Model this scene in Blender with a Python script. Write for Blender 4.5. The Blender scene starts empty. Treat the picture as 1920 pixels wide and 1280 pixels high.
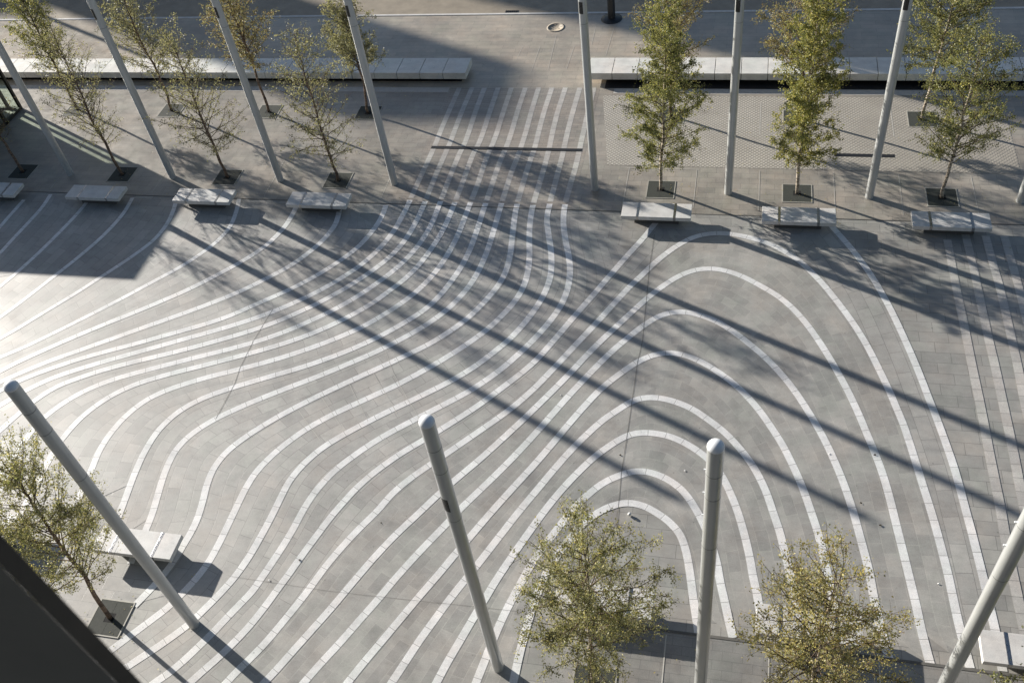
import bpy, bmesh, math, random
from mathutils import Vector, Matrix

STRIPES={
'L0':[(-27.58,25.28),(-27.61,24.58),(-27.63,24.04),(-27.64,23.62)],
'L1':[(-26.58,25.67),(-26.50,24.90),(-26.55,24.04),(-26.64,23.05),(-26.71,22.15)],
'L2':[(-24.71,25.59),(-24.74,24.59),(-24.90,23.40),(-25.08,22.38),(-25.26,21.58),(-25.42,20.99),(-25.60,20.42)],
'L3':[(-22.87,25.64),(-22.79,24.84),(-22.83,24.13),(-23.00,23.21),(-23.30,22.25),(-23.61,21.43),(-23.85,20.83),(-24.13,20.13),(-24.41,19.47),(-24.66,18.94)],
'L4':[(-20.97,25.69),(-20.79,25.05),(-20.67,24.19),(-20.77,23.28),(-21.15,22.41),(-21.56,21.70),(-21.95,21.05),(-22.42,20.29),(-22.89,19.61),(-23.31,19.00),(-23.67,18.46),(-24.04,17.97)],
'L5':[(-18.36,25.81),(-18.18,25.13),(-18.06,24.35),(-18.11,23.74),(-18.30,23.15),(-18.61,22.56),(-19.06,21.88),(-19.63,21.21),(-20.29,20.44),(-20.86,19.79),(-21.51,19.09),(-22.15,18.42),(-22.83,17.74),(-23.53,17.15)],
'Sa':[(-15.88,25.61),(-15.85,25.00),(-15.91,24.26),(-16.15,23.43),(-16.48,22.81),(-16.92,22.22),(-17.56,21.49),(-18.25,20.78),(-18.97,20.16),(-19.74,19.53),(-20.57,18.89),(-21.33,18.27),(-22.09,17.61),(-22.76,16.99),(-23.15,16.56)],
'Sb':[(-14.17,25.62),(-14.03,24.96),(-14.02,24.30),(-14.27,23.40),(-14.82,22.39),(-15.50,21.61),(-16.26,20.87),(-17.10,20.21),(-18.15,19.48),(-19.18,18.80),(-19.93,18.29),(-20.80,17.71),(-21.71,17.09),(-22.41,16.53),(-22.87,16.12)],
'W0':[(-12.39,25.71),(-12.36,25.08),(-12.45,24.36),(-12.71,23.47),(-13.13,22.70),(-13.74,21.88),(-14.35,21.23),(-14.89,20.75),(-15.50,20.24),(-16.11,19.73),(-16.77,19.30),(-17.83,18.74),(-19.04,18.12),(-20.26,17.52),(-21.12,17.02),(-21.79,16.57),(-22.26,16.19),(-22.65,15.78)],
'W1':[(-11.43,33.51),(-11.46,31.78),(-11.47,30.47),(-11.46,29.61),(-11.47,28.90),(-11.50,27.93),(-11.53,26.92),(-11.55,25.94),(-11.59,25.18),(-11.70,24.21),(-11.96,23.28),(-12.35,22.47),(-12.84,21.77),(-13.36,21.17),(-13.89,20.66),(-14.75,19.97),(-15.81,19.30),(-17.31,18.52),(-18.75,17.78),(-20.00,17.13),(-21.06,16.49),(-21.76,15.85),(-22.28,15.20)],
'W2':[(-10.88,33.52),(-10.91,31.87),(-10.90,30.56),(-10.89,29.63),(-10.91,28.89),(-10.94,28.03),(-10.95,27.07),(-10.95,25.89),(-10.98,25.05),(-11.06,24.23),(-11.19,23.60),(-11.44,22.92),(-11.87,22.18),(-12.49,21.35),(-13.14,20.64),(-13.83,20.01),(-14.66,19.38),(-15.64,18.80),(-17.09,18.07),(-18.43,17.47),(-19.26,17.08),(-20.05,16.63),(-20.74,16.13),(-21.19,15.50),(-21.46,14.88),(-21.65,14.35)],
'W3':[(-10.34,33.52),(-10.34,31.82),(-10.30,30.56),(-10.29,29.65),(-10.34,28.91),(-10.36,28.04),(-10.37,27.03),(-10.37,25.81),(-10.38,24.88),(-10.48,24.01),(-10.68,23.23),(-11.00,22.45),(-11.46,21.68),(-12.04,20.88),(-12.65,20.22),(-13.34,19.61),(-14.10,19.03),(-15.13,18.43),(-16.80,17.65),(-18.16,17.01),(-18.96,16.59),(-19.60,16.12),(-20.09,15.58),(-20.46,14.92),(-20.59,14.33),(-20.62,13.82)],
'W4':[(-9.76,33.53),(-9.74,31.82),(-9.71,30.52),(-9.72,29.65),(-9.79,28.93),(-9.80,28.06),(-9.80,27.05),(-9.82,25.76),(-9.87,24.60),(-10.03,23.57),(-10.28,22.61),(-10.58,21.90),(-10.96,21.28),(-11.47,20.55),(-12.22,19.77),(-13.12,19.05),(-14.22,18.39),(-15.88,17.58),(-17.18,16.98),(-18.10,16.46),(-18.76,15.84),(-19.22,15.03),(-19.41,14.17),(-19.42,13.49),(-19.38,13.04)],
'W5':[(-9.19,33.53),(-9.18,31.83),(-9.15,30.53),(-9.16,29.65),(-9.21,28.88),(-9.21,28.02),(-9.20,27.04),(-9.24,25.65),(-9.28,24.26),(-9.39,23.27),(-9.57,22.45),(-9.80,21.78),(-10.11,21.16),(-10.54,20.53),(-11.10,19.87),(-11.62,19.37),(-12.37,18.81),(-13.21,18.27),(-14.05,17.81),(-14.92,17.39),(-15.95,16.91),(-16.83,16.40),(-17.39,15.91),(-17.75,15.29),(-17.94,14.56),(-17.97,13.88),(-17.88,13.25)],
'W6':[(-8.60,33.54),(-8.60,31.84),(-8.57,30.54),(-8.57,29.65),(-8.62,28.83),(-8.65,27.96),(-8.65,27.01),(-8.66,25.77),(-8.65,24.67),(-8.67,23.57),(-8.78,22.61),(-8.97,21.83),(-9.20,21.14),(-9.52,20.51),(-10.04,19.87),(-10.72,19.18),(-11.61,18.46),(-12.68,17.77),(-13.78,17.19),(-14.76,16.67),(-15.58,16.14),(-16.13,15.55),(-16.44,14.82),(-16.51,14.01),(-16.44,13.18),(-16.33,12.48),(-16.22,11.79)],
'W7':[(-8.04,33.55),(-8.03,31.85),(-8.00,30.54),(-8.00,29.60),(-8.02,28.79),(-8.06,27.96),(-8.07,27.03),(-8.07,25.79),(-8.05,24.65),(-8.05,23.54),(-8.12,22.58),(-8.27,21.78),(-8.51,21.11),(-8.82,20.49),(-9.29,19.84),(-9.88,19.21),(-10.58,18.57),(-11.18,18.10),(-12.11,17.41),(-13.13,16.72),(-14.01,16.09),(-14.80,15.43),(-15.30,14.82),(-15.53,14.27),(-15.57,13.80),(-15.51,13.21),(-15.38,12.56),(-15.27,12.03),(-15.21,11.51),(-15.18,10.99),(-15.15,10.52)],
'W8':[(-7.48,33.55),(-7.51,31.86),(-7.49,30.55),(-7.46,29.61),(-7.48,28.81),(-7.50,27.99),(-7.50,27.05),(-7.48,25.76),(-7.35,24.48),(-7.22,23.39),(-7.20,22.53),(-7.31,21.86),(-7.55,21.17),(-7.85,20.52),(-8.16,20.00),(-8.57,19.47),(-9.07,18.94),(-10.02,18.13),(-11.10,17.26),(-12.03,16.48),(-12.84,15.72),(-13.47,15.01),(-13.91,14.35),(-14.09,13.73),(-14.07,13.14),(-13.95,12.54),(-13.87,12.04),(-13.86,11.60),(-13.90,11.16),(-13.95,10.69),(-14.05,10.25),(-14.22,9.78),(-14.40,9.36)],
'W9':[(-6.92,33.56),(-6.96,31.87),(-6.94,30.57),(-6.90,29.63),(-6.88,28.83),(-6.88,28.01),(-6.89,27.08),(-6.90,25.88),(-6.82,24.91),(-6.69,24.09),(-6.55,23.37),(-6.46,22.64),(-6.46,21.91),(-6.59,21.23),(-6.87,20.53),(-7.28,19.78),(-7.81,19.07),(-8.53,18.26),(-9.47,17.35),(-10.33,16.65),(-11.13,16.01),(-11.77,15.39),(-12.22,14.80),(-12.55,14.23),(-12.77,13.68),(-12.86,13.15),(-12.88,12.69),(-12.89,12.20),(-12.90,11.71),(-12.92,11.24),(-12.96,10.81),(-13.07,10.34),(-13.27,9.83),(-13.49,9.39),(-13.75,9.02),(-13.99,8.70)],
'W10':[(-6.32,33.56),(-6.35,31.82),(-6.35,30.57),(-6.33,29.65),(-6.31,28.85),(-6.31,28.03),(-6.31,27.12),(-6.31,25.98),(-6.27,25.25),(-6.10,24.54),(-5.88,23.73),(-5.73,23.01),(-5.66,22.27),(-5.72,21.57),(-5.87,20.91),(-6.12,20.19),(-6.45,19.48),(-6.81,18.92),(-7.29,18.26),(-7.88,17.63),(-8.61,16.99),(-9.49,16.27),(-10.21,15.64),(-10.80,15.07),(-11.20,14.58),(-11.50,14.02),(-11.67,13.47),(-11.72,12.92),(-11.75,12.42),(-11.79,11.96),(-11.84,11.54),(-11.90,11.11),(-11.99,10.70),(-12.10,10.33),(-12.27,9.92),(-12.48,9.49),(-12.76,8.97),(-13.05,8.59),(-13.32,8.27),(-13.56,8.01),(-13.78,7.77)],
'W11':[(-5.74,33.57),(-5.74,31.73),(-5.73,30.55),(-5.72,29.66),(-5.71,28.87),(-5.71,28.06),(-5.74,27.14),(-5.75,25.97),(-5.65,25.06),(-5.44,24.18),(-5.21,23.40),(-5.05,22.66),(-5.00,21.89),(-5.07,21.19),(-5.25,20.54),(-5.55,19.82),(-5.96,19.03),(-6.52,18.14),(-7.23,17.29),(-7.96,16.62),(-8.73,15.95),(-9.44,15.29),(-10.01,14.64),(-10.47,13.98),(-10.77,13.30),(-10.92,12.67),(-11.00,12.02),(-11.10,11.45),(-11.22,10.92),(-11.33,10.47),(-11.44,10.07),(-11.62,9.69),(-11.81,9.30),(-11.99,8.91),(-12.19,8.53),(-12.43,8.10),(-12.67,7.74),(-12.92,7.45)],
'X1':[(-2.50,25.20),(-2.82,24.44),(-3.28,23.48),(-3.72,22.52),(-4.13,21.60),(-4.56,20.67),(-4.99,19.70),(-5.40,18.81),(-5.73,18.25),(-6.22,17.58),(-6.89,16.72),(-7.68,15.85),(-8.24,15.27),(-8.76,14.74),(-9.28,14.09),(-9.64,13.51),(-9.84,13.08),(-10.06,12.55),(-10.27,11.91),(-10.47,11.26),(-10.63,10.70),(-10.77,10.25),(-10.92,9.75),(-11.13,9.17),(-11.37,8.67),(-11.59,8.28),(-11.84,7.89),(-12.06,7.54)],
'X2':[(5.82,10.49),(5.76,11.00),(5.70,11.52),(5.65,12.12),(5.60,12.77),(5.53,13.40),(5.45,14.04),(5.36,14.66),(5.26,15.26),(5.15,15.95),(5.04,16.63),(4.92,17.28),(4.77,17.89),(4.63,18.45),(4.38,19.31),(4.11,20.16),(3.77,21.01),(3.37,21.84),(2.99,22.55),(2.61,23.15),(2.28,23.60),(1.93,23.95),(1.41,24.34),(0.79,24.64),(0.19,24.80),(-0.29,24.84),(-0.73,24.77),(-1.15,24.58),(-1.55,24.24),(-1.96,23.76),(-2.35,23.19),(-2.70,22.59),(-3.01,22.06),(-3.43,21.24),(-3.88,20.33),(-4.35,19.43),(-4.87,18.41),(-5.35,17.52),(-5.78,16.86),(-6.16,16.37),(-6.67,15.77),(-7.30,15.04),(-7.75,14.53),(-8.19,14.01),(-8.57,13.45),(-8.85,12.83),(-9.18,12.23),(-9.49,11.59),(-9.74,10.97),(-9.91,10.44),(-10.10,9.90),(-10.31,9.37),(-10.52,8.86),(-10.75,8.41),(-10.99,7.98),(-11.15,7.66)],
'X3':[(4.99,10.47),(4.93,10.86),(4.87,11.29),(4.81,11.87),(4.73,12.50),(4.64,13.18),(4.53,13.98),(4.40,14.94),(4.27,15.66),(4.13,16.23),(3.98,16.79),(3.78,17.52),(3.54,18.28),(3.31,18.91),(3.09,19.47),(2.81,20.11),(2.47,20.79),(2.06,21.44),(1.60,21.97),(1.05,22.41),(0.49,22.79),(0.01,23.00),(-0.42,23.08),(-0.84,23.03),(-1.22,22.86),(-1.62,22.54),(-2.03,22.08),(-2.41,21.56),(-2.85,20.87),(-3.30,20.14),(-3.73,19.43),(-4.10,18.75),(-4.42,18.14),(-4.91,17.27),(-5.44,16.37),(-5.93,15.58),(-6.42,14.82),(-6.94,14.08),(-7.32,13.51),(-7.68,12.91),(-8.12,12.19),(-8.49,11.48),(-8.75,10.91),(-8.96,10.43),(-9.20,9.88),(-9.48,9.29),(-9.75,8.73),(-9.96,8.28),(-10.18,7.85)],
'X4':[(4.12,10.47),(4.02,11.00),(3.94,11.49),(3.87,12.03),(3.81,12.61),(3.72,13.16),(3.63,13.66),(3.51,14.30),(3.34,15.03),(3.13,15.75),(2.87,16.50),(2.56,17.23),(2.21,17.95),(1.92,18.46),(1.57,18.98),(1.17,19.48),(0.71,19.96),(0.23,20.41),(-0.25,20.75),(-0.71,20.95),(-1.11,21.05),(-1.46,21.03),(-1.81,20.90),(-2.14,20.65),(-2.51,20.23),(-2.91,19.69),(-3.32,19.08),(-3.83,18.19),(-4.31,17.29),(-4.75,16.41),(-5.17,15.58),(-5.62,14.76),(-6.11,13.94),(-6.54,13.24),(-6.88,12.61),(-7.34,11.78),(-7.75,10.98),(-8.05,10.32),(-8.36,9.69),(-8.66,9.07),(-8.98,8.46),(-9.24,7.93)],
'X5':[(3.20,10.55),(3.01,11.45),(2.89,12.13),(2.76,12.94),(2.64,13.58),(2.47,14.23),(2.28,14.89),(2.04,15.57),(1.77,16.22),(1.52,16.70),(1.18,17.29),(0.79,17.84),(0.40,18.28),(-0.05,18.67),(-0.55,19.02),(-1.04,19.24),(-1.52,19.30),(-1.98,19.17),(-2.44,18.84),(-2.92,18.31),(-3.37,17.71),(-3.75,17.04),(-4.13,16.29),(-4.47,15.58),(-4.86,14.80),(-5.28,14.02),(-5.70,13.22),(-6.09,12.43),(-6.38,11.84),(-6.70,11.17),(-7.03,10.51),(-7.34,9.86),(-7.63,9.25),(-7.90,8.69),(-8.17,8.09)],
'X6':[(2.40,10.58),(2.23,11.18),(2.08,11.78),(1.96,12.37),(1.85,12.88),(1.72,13.47),(1.55,14.05),(1.38,14.61),(1.19,15.08),(0.97,15.51),(0.66,15.97),(0.24,16.47),(-0.23,16.88),(-0.75,17.25),(-1.27,17.46),(-1.73,17.54),(-2.11,17.49),(-2.44,17.32),(-2.78,16.99),(-3.17,16.56),(-3.54,16.03),(-3.89,15.46),(-4.23,14.82),(-4.58,14.11),(-4.98,13.29),(-5.36,12.45),(-5.71,11.67),(-5.98,11.10),(-6.22,10.58),(-6.47,9.98),(-6.71,9.38),(-6.91,8.81),(-7.11,8.24)],
'X7':[(1.40,10.49),(1.29,11.16),(1.20,11.68),(1.10,12.14),(0.99,12.73),(0.84,13.36),(0.67,13.95),(0.46,14.51),(0.23,15.00),(-0.03,15.38),(-0.33,15.68),(-0.74,15.96),(-1.19,16.17),(-1.64,16.25),(-2.01,16.24),(-2.35,16.13),(-2.71,15.85),(-3.20,15.31),(-3.63,14.67),(-3.99,14.04),(-4.32,13.36),(-4.64,12.60),(-4.94,11.85),(-5.18,11.21),(-5.34,10.71),(-5.51,10.19),(-5.72,9.51),(-5.90,8.93),(-6.04,8.40)],
'X8':[(0.68,10.49),(0.58,10.87),(0.47,11.32),(0.33,11.87),(0.20,12.47),(-0.02,13.14),(-0.33,13.80),(-0.70,14.36),(-1.08,14.69),(-1.49,14.88),(-1.88,14.94),(-2.29,14.84),(-2.84,14.48),(-3.24,14.02),(-3.54,13.57),(-3.78,13.10),(-4.02,12.59),(-4.24,12.12),(-4.42,11.63),(-4.57,11.12),(-4.71,10.63),(-4.82,10.18),(-4.93,9.60),(-5.10,8.57)],
'X9':[(-0.11,10.50),(-0.19,10.89),(-0.30,11.43),(-0.42,12.07),(-0.55,12.63),(-0.72,13.07),(-0.97,13.38),(-1.30,13.63),(-1.75,13.85),(-2.17,13.89),(-2.52,13.77),(-2.85,13.55),(-3.15,13.23),(-3.43,12.80),(-3.65,12.35),(-3.84,11.90),(-3.98,11.45),(-4.09,10.90),(-4.16,10.30),(-4.20,9.79),(-4.22,9.36),(-4.23,8.94)],
'X1R':[(3.26,25.46),(3.63,24.79),(3.93,24.21),(4.22,23.57),(4.49,22.89),(4.73,22.16),(4.95,21.41),(5.15,20.62),(5.34,19.82),(5.50,19.07),(5.65,18.29),(5.80,17.53),(5.94,16.75),(6.06,16.00),(6.14,15.31),(6.20,14.69),(6.27,14.01),(6.33,13.33),(6.38,12.73),(6.42,12.12),(6.46,11.54),(6.48,11.00),(6.49,10.51)],
'R1':[(6.81,24.94),(6.82,24.26),(6.83,23.30),(6.85,22.26),(6.88,21.34),(6.90,20.41),(6.92,19.45),(6.95,18.44),(6.97,17.47),(6.98,16.54),(7.00,15.68),(7.02,14.83),(7.02,13.84),(7.05,12.67),(7.08,11.86),(7.10,11.20),(7.12,10.57)],
'R2':[(7.38,25.23),(7.43,23.76),(7.45,22.55),(7.47,21.47),(7.49,20.54),(7.52,19.59),(7.54,18.52),(7.56,17.46),(7.57,16.44),(7.57,15.56),(7.58,14.85),(7.59,13.98)],
'R3':[(7.97,25.20),(8.02,23.94),(8.07,22.95),(8.09,21.95),(8.10,21.05),(8.11,20.23),(8.11,19.37),(8.10,18.44),(8.11,17.42)],
'R4':[(8.52,25.23),(8.58,23.71),(8.61,22.70),(8.62,21.73)],
}
JOINTS_DARK=[[(-2.46, 24.65), (-2.47, 23.05), (-2.36, 19.71), (-2.42, 18.83), (-2.42, 16.6), (-2.43, 14.76), (-2.35, 12.94)], [(-14.74, 20.11), (-14.79, 19.56), (-14.86, 18.63), (-14.85, 17.47), (-14.76, 16.81), (-14.8, 15.43)]]
JOINTS_LIGHT=[[(-12.22, 10.42), (-9.35, 10.36), (-6.79, 10.41), (-5.42, 10.45), (-4.34, 10.46)], [(-9.33, 36.82), (-9.4, 35.69)], [(-8.55, 36.81), (-8.58, 34.68)], [(-7.98, 37.7), (-7.88, 34.97)], [(-7.04, 36.8), (-7.1, 34.97)], [(-6.33, 38.46), (-6.3, 36.88)], [(-5.5, 38.44), (-5.57, 36.02)], [(-10.29, 18.57), (-9.78, 17.72), (-9.04, 16.73), (-8.42, 15.98)], [(-12.3, 15.99), (-11.26, 14.99)], [(-11.84, 16.66), (-10.78, 15.54)], [(-11.05, 17.17), (-10.03, 15.82)], [(-10.42, 17.66), (-9.23, 16.2)]]
LITTER=[(-0.76, 15.09), (5.36, 12.5), (4.13, 16.14), (3.71, 14.58), (4.14, 13.97), (-10.48, 11.12), (-8.62, 12.49), (-11.09, 10.44), (-2.53, 15.41), (2.98, 16.05), (-4.51, 17.36)]


PI = math.pi
SUN = Vector((-2.7356, 1.3735, 1.0)).normalized()      # direction towards the sun
SX, SY = 2.7356, -1.3735                               # ground shadow per metre of height
sc = bpy.context.scene
COL = sc.collection

# ------------------------------------------------------------------ helpers
class MB:
    """collects shapes and links them as one mesh object"""
    def __init__(s): s.v = []; s.f = []; s.uv = []; s.sm = []
    def face(s, idx, uv=None, smooth=False):
        s.f.append(tuple(idx)); s.uv.append(uv); s.sm.append(smooth)
    def box(s, x0, x1, y0, y1, z0, z1, bev=0.0):
        b = min(bev, (x1-x0)/2.2, (y1-y0)/2.2, (z1-z0)/2.2)
        n = len(s.v)
        if b <= 0:
            for z in (z0, z1):
                for (x, y) in ((x0, y0), (x1, y0), (x1, y1), (x0, y1)): s.v.append((x, y, z))
            for q in ((3,2,1,0),(4,5,6,7),(0,1,5,4),(1,2,6,5),(2,3,7,6),(3,0,4,7)): s.face([n+i for i in q])
            return
        bm = bmesh.new(); bmesh.ops.create_cube(bm, size=1.0)
        bmesh.ops.scale(bm, vec=(x1-x0, y1-y0, z1-z0), verts=bm.verts)
        bmesh.ops.bevel(bm, geom=bm.edges[:], offset=b, segments=2, profile=0.6, affect='EDGES')
        bmesh.ops.translate(bm, vec=((x0+x1)/2, (y0+y1)/2, (z0+z1)/2), verts=bm.verts)
        s.bm(bm)
    def bm(s, bm, smooth=False):
        n = len(s.v); bm.verts.index_update()
        for v in bm.verts: s.v.append(tuple(v.co))
        for f in bm.faces: s.face([n+v.index for v in f.verts], None, smooth)
        bm.free()
    def quad(s, a, b, c, d, uv=None, smooth=False):
        n = len(s.v); s.v += [tuple(a), tuple(b), tuple(c), tuple(d)]; s.face((n, n+1, n+2, n+3), uv, smooth)
    def rect(s, x0, x1, y0, y1, z): s.quad((x0,y0,z),(x1,y0,z),(x1,y1,z),(x0,y1,z))
    def tube(s, pts, rads, n=8, cap=True, smooth=True):
        rings = []
        pts = [Vector(p) for p in pts]
        for i, p in enumerate(pts):
            t = (pts[min(i+1, len(pts)-1)] - pts[max(i-1, 0)]).normalized()
            a = t.orthogonal().normalized() if abs(t.z) < .999 else Vector((1,0,0))
            b = t.cross(a)
            base = len(s.v)
            for k in range(n):
                w = 2*PI*k/n
                s.v.append(tuple(p + (a*math.cos(w) + b*math.sin(w))*rads[i]))
            rings.append(base)
        for r0, r1 in zip(rings, rings[1:]):
            for k in range(n):
                k2 = (k+1) % n
                s.face((r0+k, r0+k2, r1+k2, r1+k), None, smooth)
        if cap:
            s.face([rings[0]+k for k in range(n)][::-1]); s.face([rings[-1]+k for k in range(n)])
    def lathe(s, prof, n=24, cx=0, cy=0, smooth=True):
        rings = []
        for (r, z) in prof:
            base = len(s.v)
            if r < 1e-5: s.v.append((cx, cy, z)); rings.append((base, 1))
            else:
                for k in range(n): s.v.append((cx+r*math.cos(2*PI*k/n), cy+r*math.sin(2*PI*k/n), z))
                rings.append((base, n))
        for (a, na), (b, nb) in zip(rings, rings[1:]):
            for k in range(n):
                k2 = (k+1) % n
                if na == 1 and nb == 1: continue
                if na == 1: s.face((a, b+k2, b+k)[::-1], None, smooth)
                elif nb == 1: s.face((a+k, a+k2, b), None, smooth)
                else: s.face((a+k, a+k2, b+k2, b+k), None, smooth)
    def build(s, name, mat, parent=None):
        me = bpy.data.meshes.new(name)
        me.from_pydata(s.v, [], s.f)
        if any(u is not None for u in s.uv):
            lay = me.uv_layers.new(name='UVMap').data; li = 0
            for f, u in zip(s.f, s.uv):
                for k in range(len(f)):
                    lay[li].uv = u[k] if u else (0, 0)
                    li += 1
        me.polygons.foreach_set('use_smooth', s.sm)
        if mat: me.materials.append(mat)
        me.update()
        o = bpy.data.objects.new(name, me); COL.objects.link(o)
        if parent: o.parent = parent
        return o

def tag(o, label, cat, group=None):
    o['label'] = label; o['category'] = cat
    if group: o['group'] = group
    return o
def thing(name, label, cat, loc=(0,0,0), group=None):
    o = bpy.data.objects.new(name, None); o.empty_display_size = .3; COL.objects.link(o); o.location = loc
    return tag(o, label, cat, group)
def struct(o):
    o['kind'] = 'structure'; return o
def dup(root, loc, label):
    r = root.copy(); COL.objects.link(r); r.location = loc; r['label'] = label
    for ch in root.children:
        c = ch.copy(); COL.objects.link(c); c.parent = r
        for g in ch.children:
            d = g.copy(); COL.objects.link(d); d.parent = c
    return r

# ------------------------------------------------------------------ materials
def new_mat(name):
    m = bpy.data.materials.new(name); m.use_nodes = True
    nt = m.node_tree; nt.nodes.clear()
    out = nt.nodes.new('ShaderNodeOutputMaterial'); b = nt.nodes.new('ShaderNodeBsdfPrincipled')
    nt.links.new(b.outputs[0], out.inputs[0])
    return m, nt, b
def N(nt, typ, **kw):
    n = nt.nodes.new(typ)
    for k, v in kw.items(): setattr(n, k, v)
    return n
def ramp(nt, src, stops):
    r = N(nt, 'ShaderNodeValToRGB'); nt.links.new(src, r.inputs[0])
    e = r.color_ramp.elements
    while len(e) < len(stops): e.new(.5)
    for i, (p, c) in enumerate(stops):
        e[i].position = p; e[i].color = (c, c, c, 1) if not hasattr(c, '__len__') else (*c, 1)
    return r.outputs[0]
def mul(nt, a, b, fac=1.0, mode='MULTIPLY'):
    m = N(nt, 'ShaderNodeMix', data_type='RGBA', blend_type=mode); m.inputs[0].default_value = fac
    nt.links.new(a, m.inputs[6])
    if hasattr(b, 'is_output'): nt.links.new(b, m.inputs[7])
    else: m.inputs[7].default_value = (*b, 1)
    return m.outputs[2]
def noise(nt, co, scale, detail=3, rough=.55):
    n = N(nt, 'ShaderNodeTexNoise'); n.inputs['Scale'].default_value = scale
    n.inputs['Detail'].default_value = detail; n.inputs['Roughness'].default_value = rough
    nt.links.new(co, n.inputs['Vector']); return n.outputs['Fac']

def stone(name, c1, c2, mortar, bw, rh, ms=.008, uv=False, rough=.46, spec=.75, offset=.5, stain=(.78, 1.14), speck=(.86, 1.12), bump=.25, rot=0.0, bias=0.0):
    m, nt, b = new_mat(name)
    tc = N(nt, 'ShaderNodeTexCoord'); obj = tc.outputs['Object']
    co = tc.outputs['UV'] if uv else obj
    if rot:
        mp = N(nt, 'ShaderNodeMapping'); mp.inputs['Rotation'].default_value = (0, 0, rot); nt.links.new(co, mp.inputs[0]); co = mp.outputs[0]
    br = N(nt, 'ShaderNodeTexBrick'); br.offset = offset
    br.inputs['Scale'].default_value = 1; br.inputs['Brick Width'].default_value = bw; br.inputs['Row Height'].default_value = rh
    br.inputs['Mortar Size'].default_value = ms; br.inputs['Mortar Smooth'].default_value = .15; br.inputs['Bias'].default_value = bias
    br.inputs['Color1'].default_value = (*c1, 1); br.inputs['Color2'].default_value = (*c2, 1); br.inputs['Mortar'].default_value = (*mortar, 1)
    nt.links.new(co, br.inputs['Vector'])
    big = ramp(nt, noise(nt, obj, .33, 5, .62), [(.3, stain[0]), (.72, stain[1])])
    mid = ramp(nt, noise(nt, obj, 2.6, 6, .68), [(.28, .86), (.72, 1.1)])
    fine = ramp(nt, noise(nt, obj, 55, 2, .7), [(.3, speck[0]), (.7, speck[1])])
    c = mul(nt, mul(nt, mul(nt, br.outputs['Color'], big), mid), fine)
    spots = ramp(nt, noise(nt, obj, 9.0, 3, .5), [(.66, 1.0), (.78, .72)])
    c = mul(nt, c, spots, .6)
    tint = ramp(nt, noise(nt, obj, .8, 3, .6), [(.32, (1.035, .995, .97)), (.5, (1, 1, 1)), (.68, (.965, 1.0, .98))])
    c = mul(nt, c, tint)
    gum = N(nt, 'ShaderNodeTexVoronoi', feature='F1'); gum.inputs['Scale'].default_value = 2.1; nt.links.new(obj, gum.inputs['Vector'])
    c = mul(nt, c, ramp(nt, gum.outputs['Distance'], [(.035, .62), (.06, 1.0)]), .8)
    smp = N(nt, 'ShaderNodeMapping'); smp.inputs['Scale'].default_value = (.5, 1.6, 1); smp.inputs['Rotation'].default_value = (0, 0, .5); nt.links.new(obj, smp.inputs[0])
    drag = ramp(nt, noise(nt, smp.outputs[0], 1.9, 6, .72), [(.30, .88), (.50, 1.0), (.74, 1.06)])
    c = mul(nt, c, drag)
    nt.links.new(c, b.inputs['Base Color'])
    rr = ramp(nt, noise(nt, obj, 1.3, 4, .6), [(.3, rough-.08), (.7, rough+.1)]); nt.links.new(rr, b.inputs['Roughness'])
    b.inputs['Specular IOR Level'].default_value = spec
    if bump:
        inv = ramp(nt, br.outputs['Fac'], [(0, 1.0), (1, 0.0)])
        add = N(nt, 'ShaderNodeMath', operation='ADD'); nt.links.new(inv, add.inputs[0])
        nf = N(nt, 'ShaderNodeMath', operation='MULTIPLY'); nt.links.new(noise(nt, obj, 40, 3), nf.inputs[0]); nf.inputs[1].default_value = .5
        nt.links.new(nf.outputs[0], add.inputs[1])
        bp = N(nt, 'ShaderNodeBump'); bp.inputs['Strength'].default_value = bump; bp.inputs['Distance'].default_value = .006
        nt.links.new(add.outputs[0], bp.inputs['Height']); nt.links.new(bp.outputs[0], b.inputs['Normal'])
    return m

def plain(name, col, rough=.5, metal=0.0, spec=.5, var=.12, scale=6.0):
    m, nt, b = new_mat(name)
    tc = N(nt, 'ShaderNodeTexCoord')
    v = ramp(nt, noise(nt, tc.outputs['Object'], scale, 5, .62), [(.28, 1-var), (.72, 1+var)])
    rgb = N(nt, 'ShaderNodeRGB'); rgb.outputs[0].default_value = (*col, 1)
    nt.links.new(mul(nt, rgb.outputs[0], v), b.inputs['Base Color'])
    r2 = ramp(nt, noise(nt, tc.outputs['Object'], scale*2.3, 4), [(.3, max(.03, rough-.07)), (.7, rough+.08)])
    nt.links.new(r2, b.inputs['Roughness'])
    b.inputs['Metallic'].default_value = metal; b.inputs['Specular IOR Level'].default_value = spec
    return m

M = {}
M['plaza'] = stone('plaza_granite', (.395,.38,.35), (.31,.30,.28), (.20,.193,.18), .80, .40, .007)
M['band'] = stone('curved_granite', (.445,.43,.402), (.352,.341,.322), (.235,.227,.214), .80, .40, .007, uv=True, bump=.3, rough=.53)
M['band2'] = stone('arched_granite', (.415,.40,.37), (.33,.32,.30), (.45,.432,.395), .62, .31, .006, uv=True, bump=.25)
M['terrace'] = stone('terrace_granite', (.385,.348,.298), (.32,.293,.255), (.225,.205,.18), .58, .29, .006, rough=.38)
M['walk'] = stone('walkway_granite', (.375,.332,.285), (.30,.27,.237), (.22,.20,.175), .60, .15, .006, rough=.40)
M['promenade'] = stone('promenade_granite', (.465,.405,.328), (.395,.35,.29), (.28,.25,.21), 1.2, .30, .007, rough=.38)
M['nearpave'] = stone('near_granite', (.29,.28,.26), (.25,.243,.23), (.19,.185,.175), .46, .23, .006)
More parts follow.
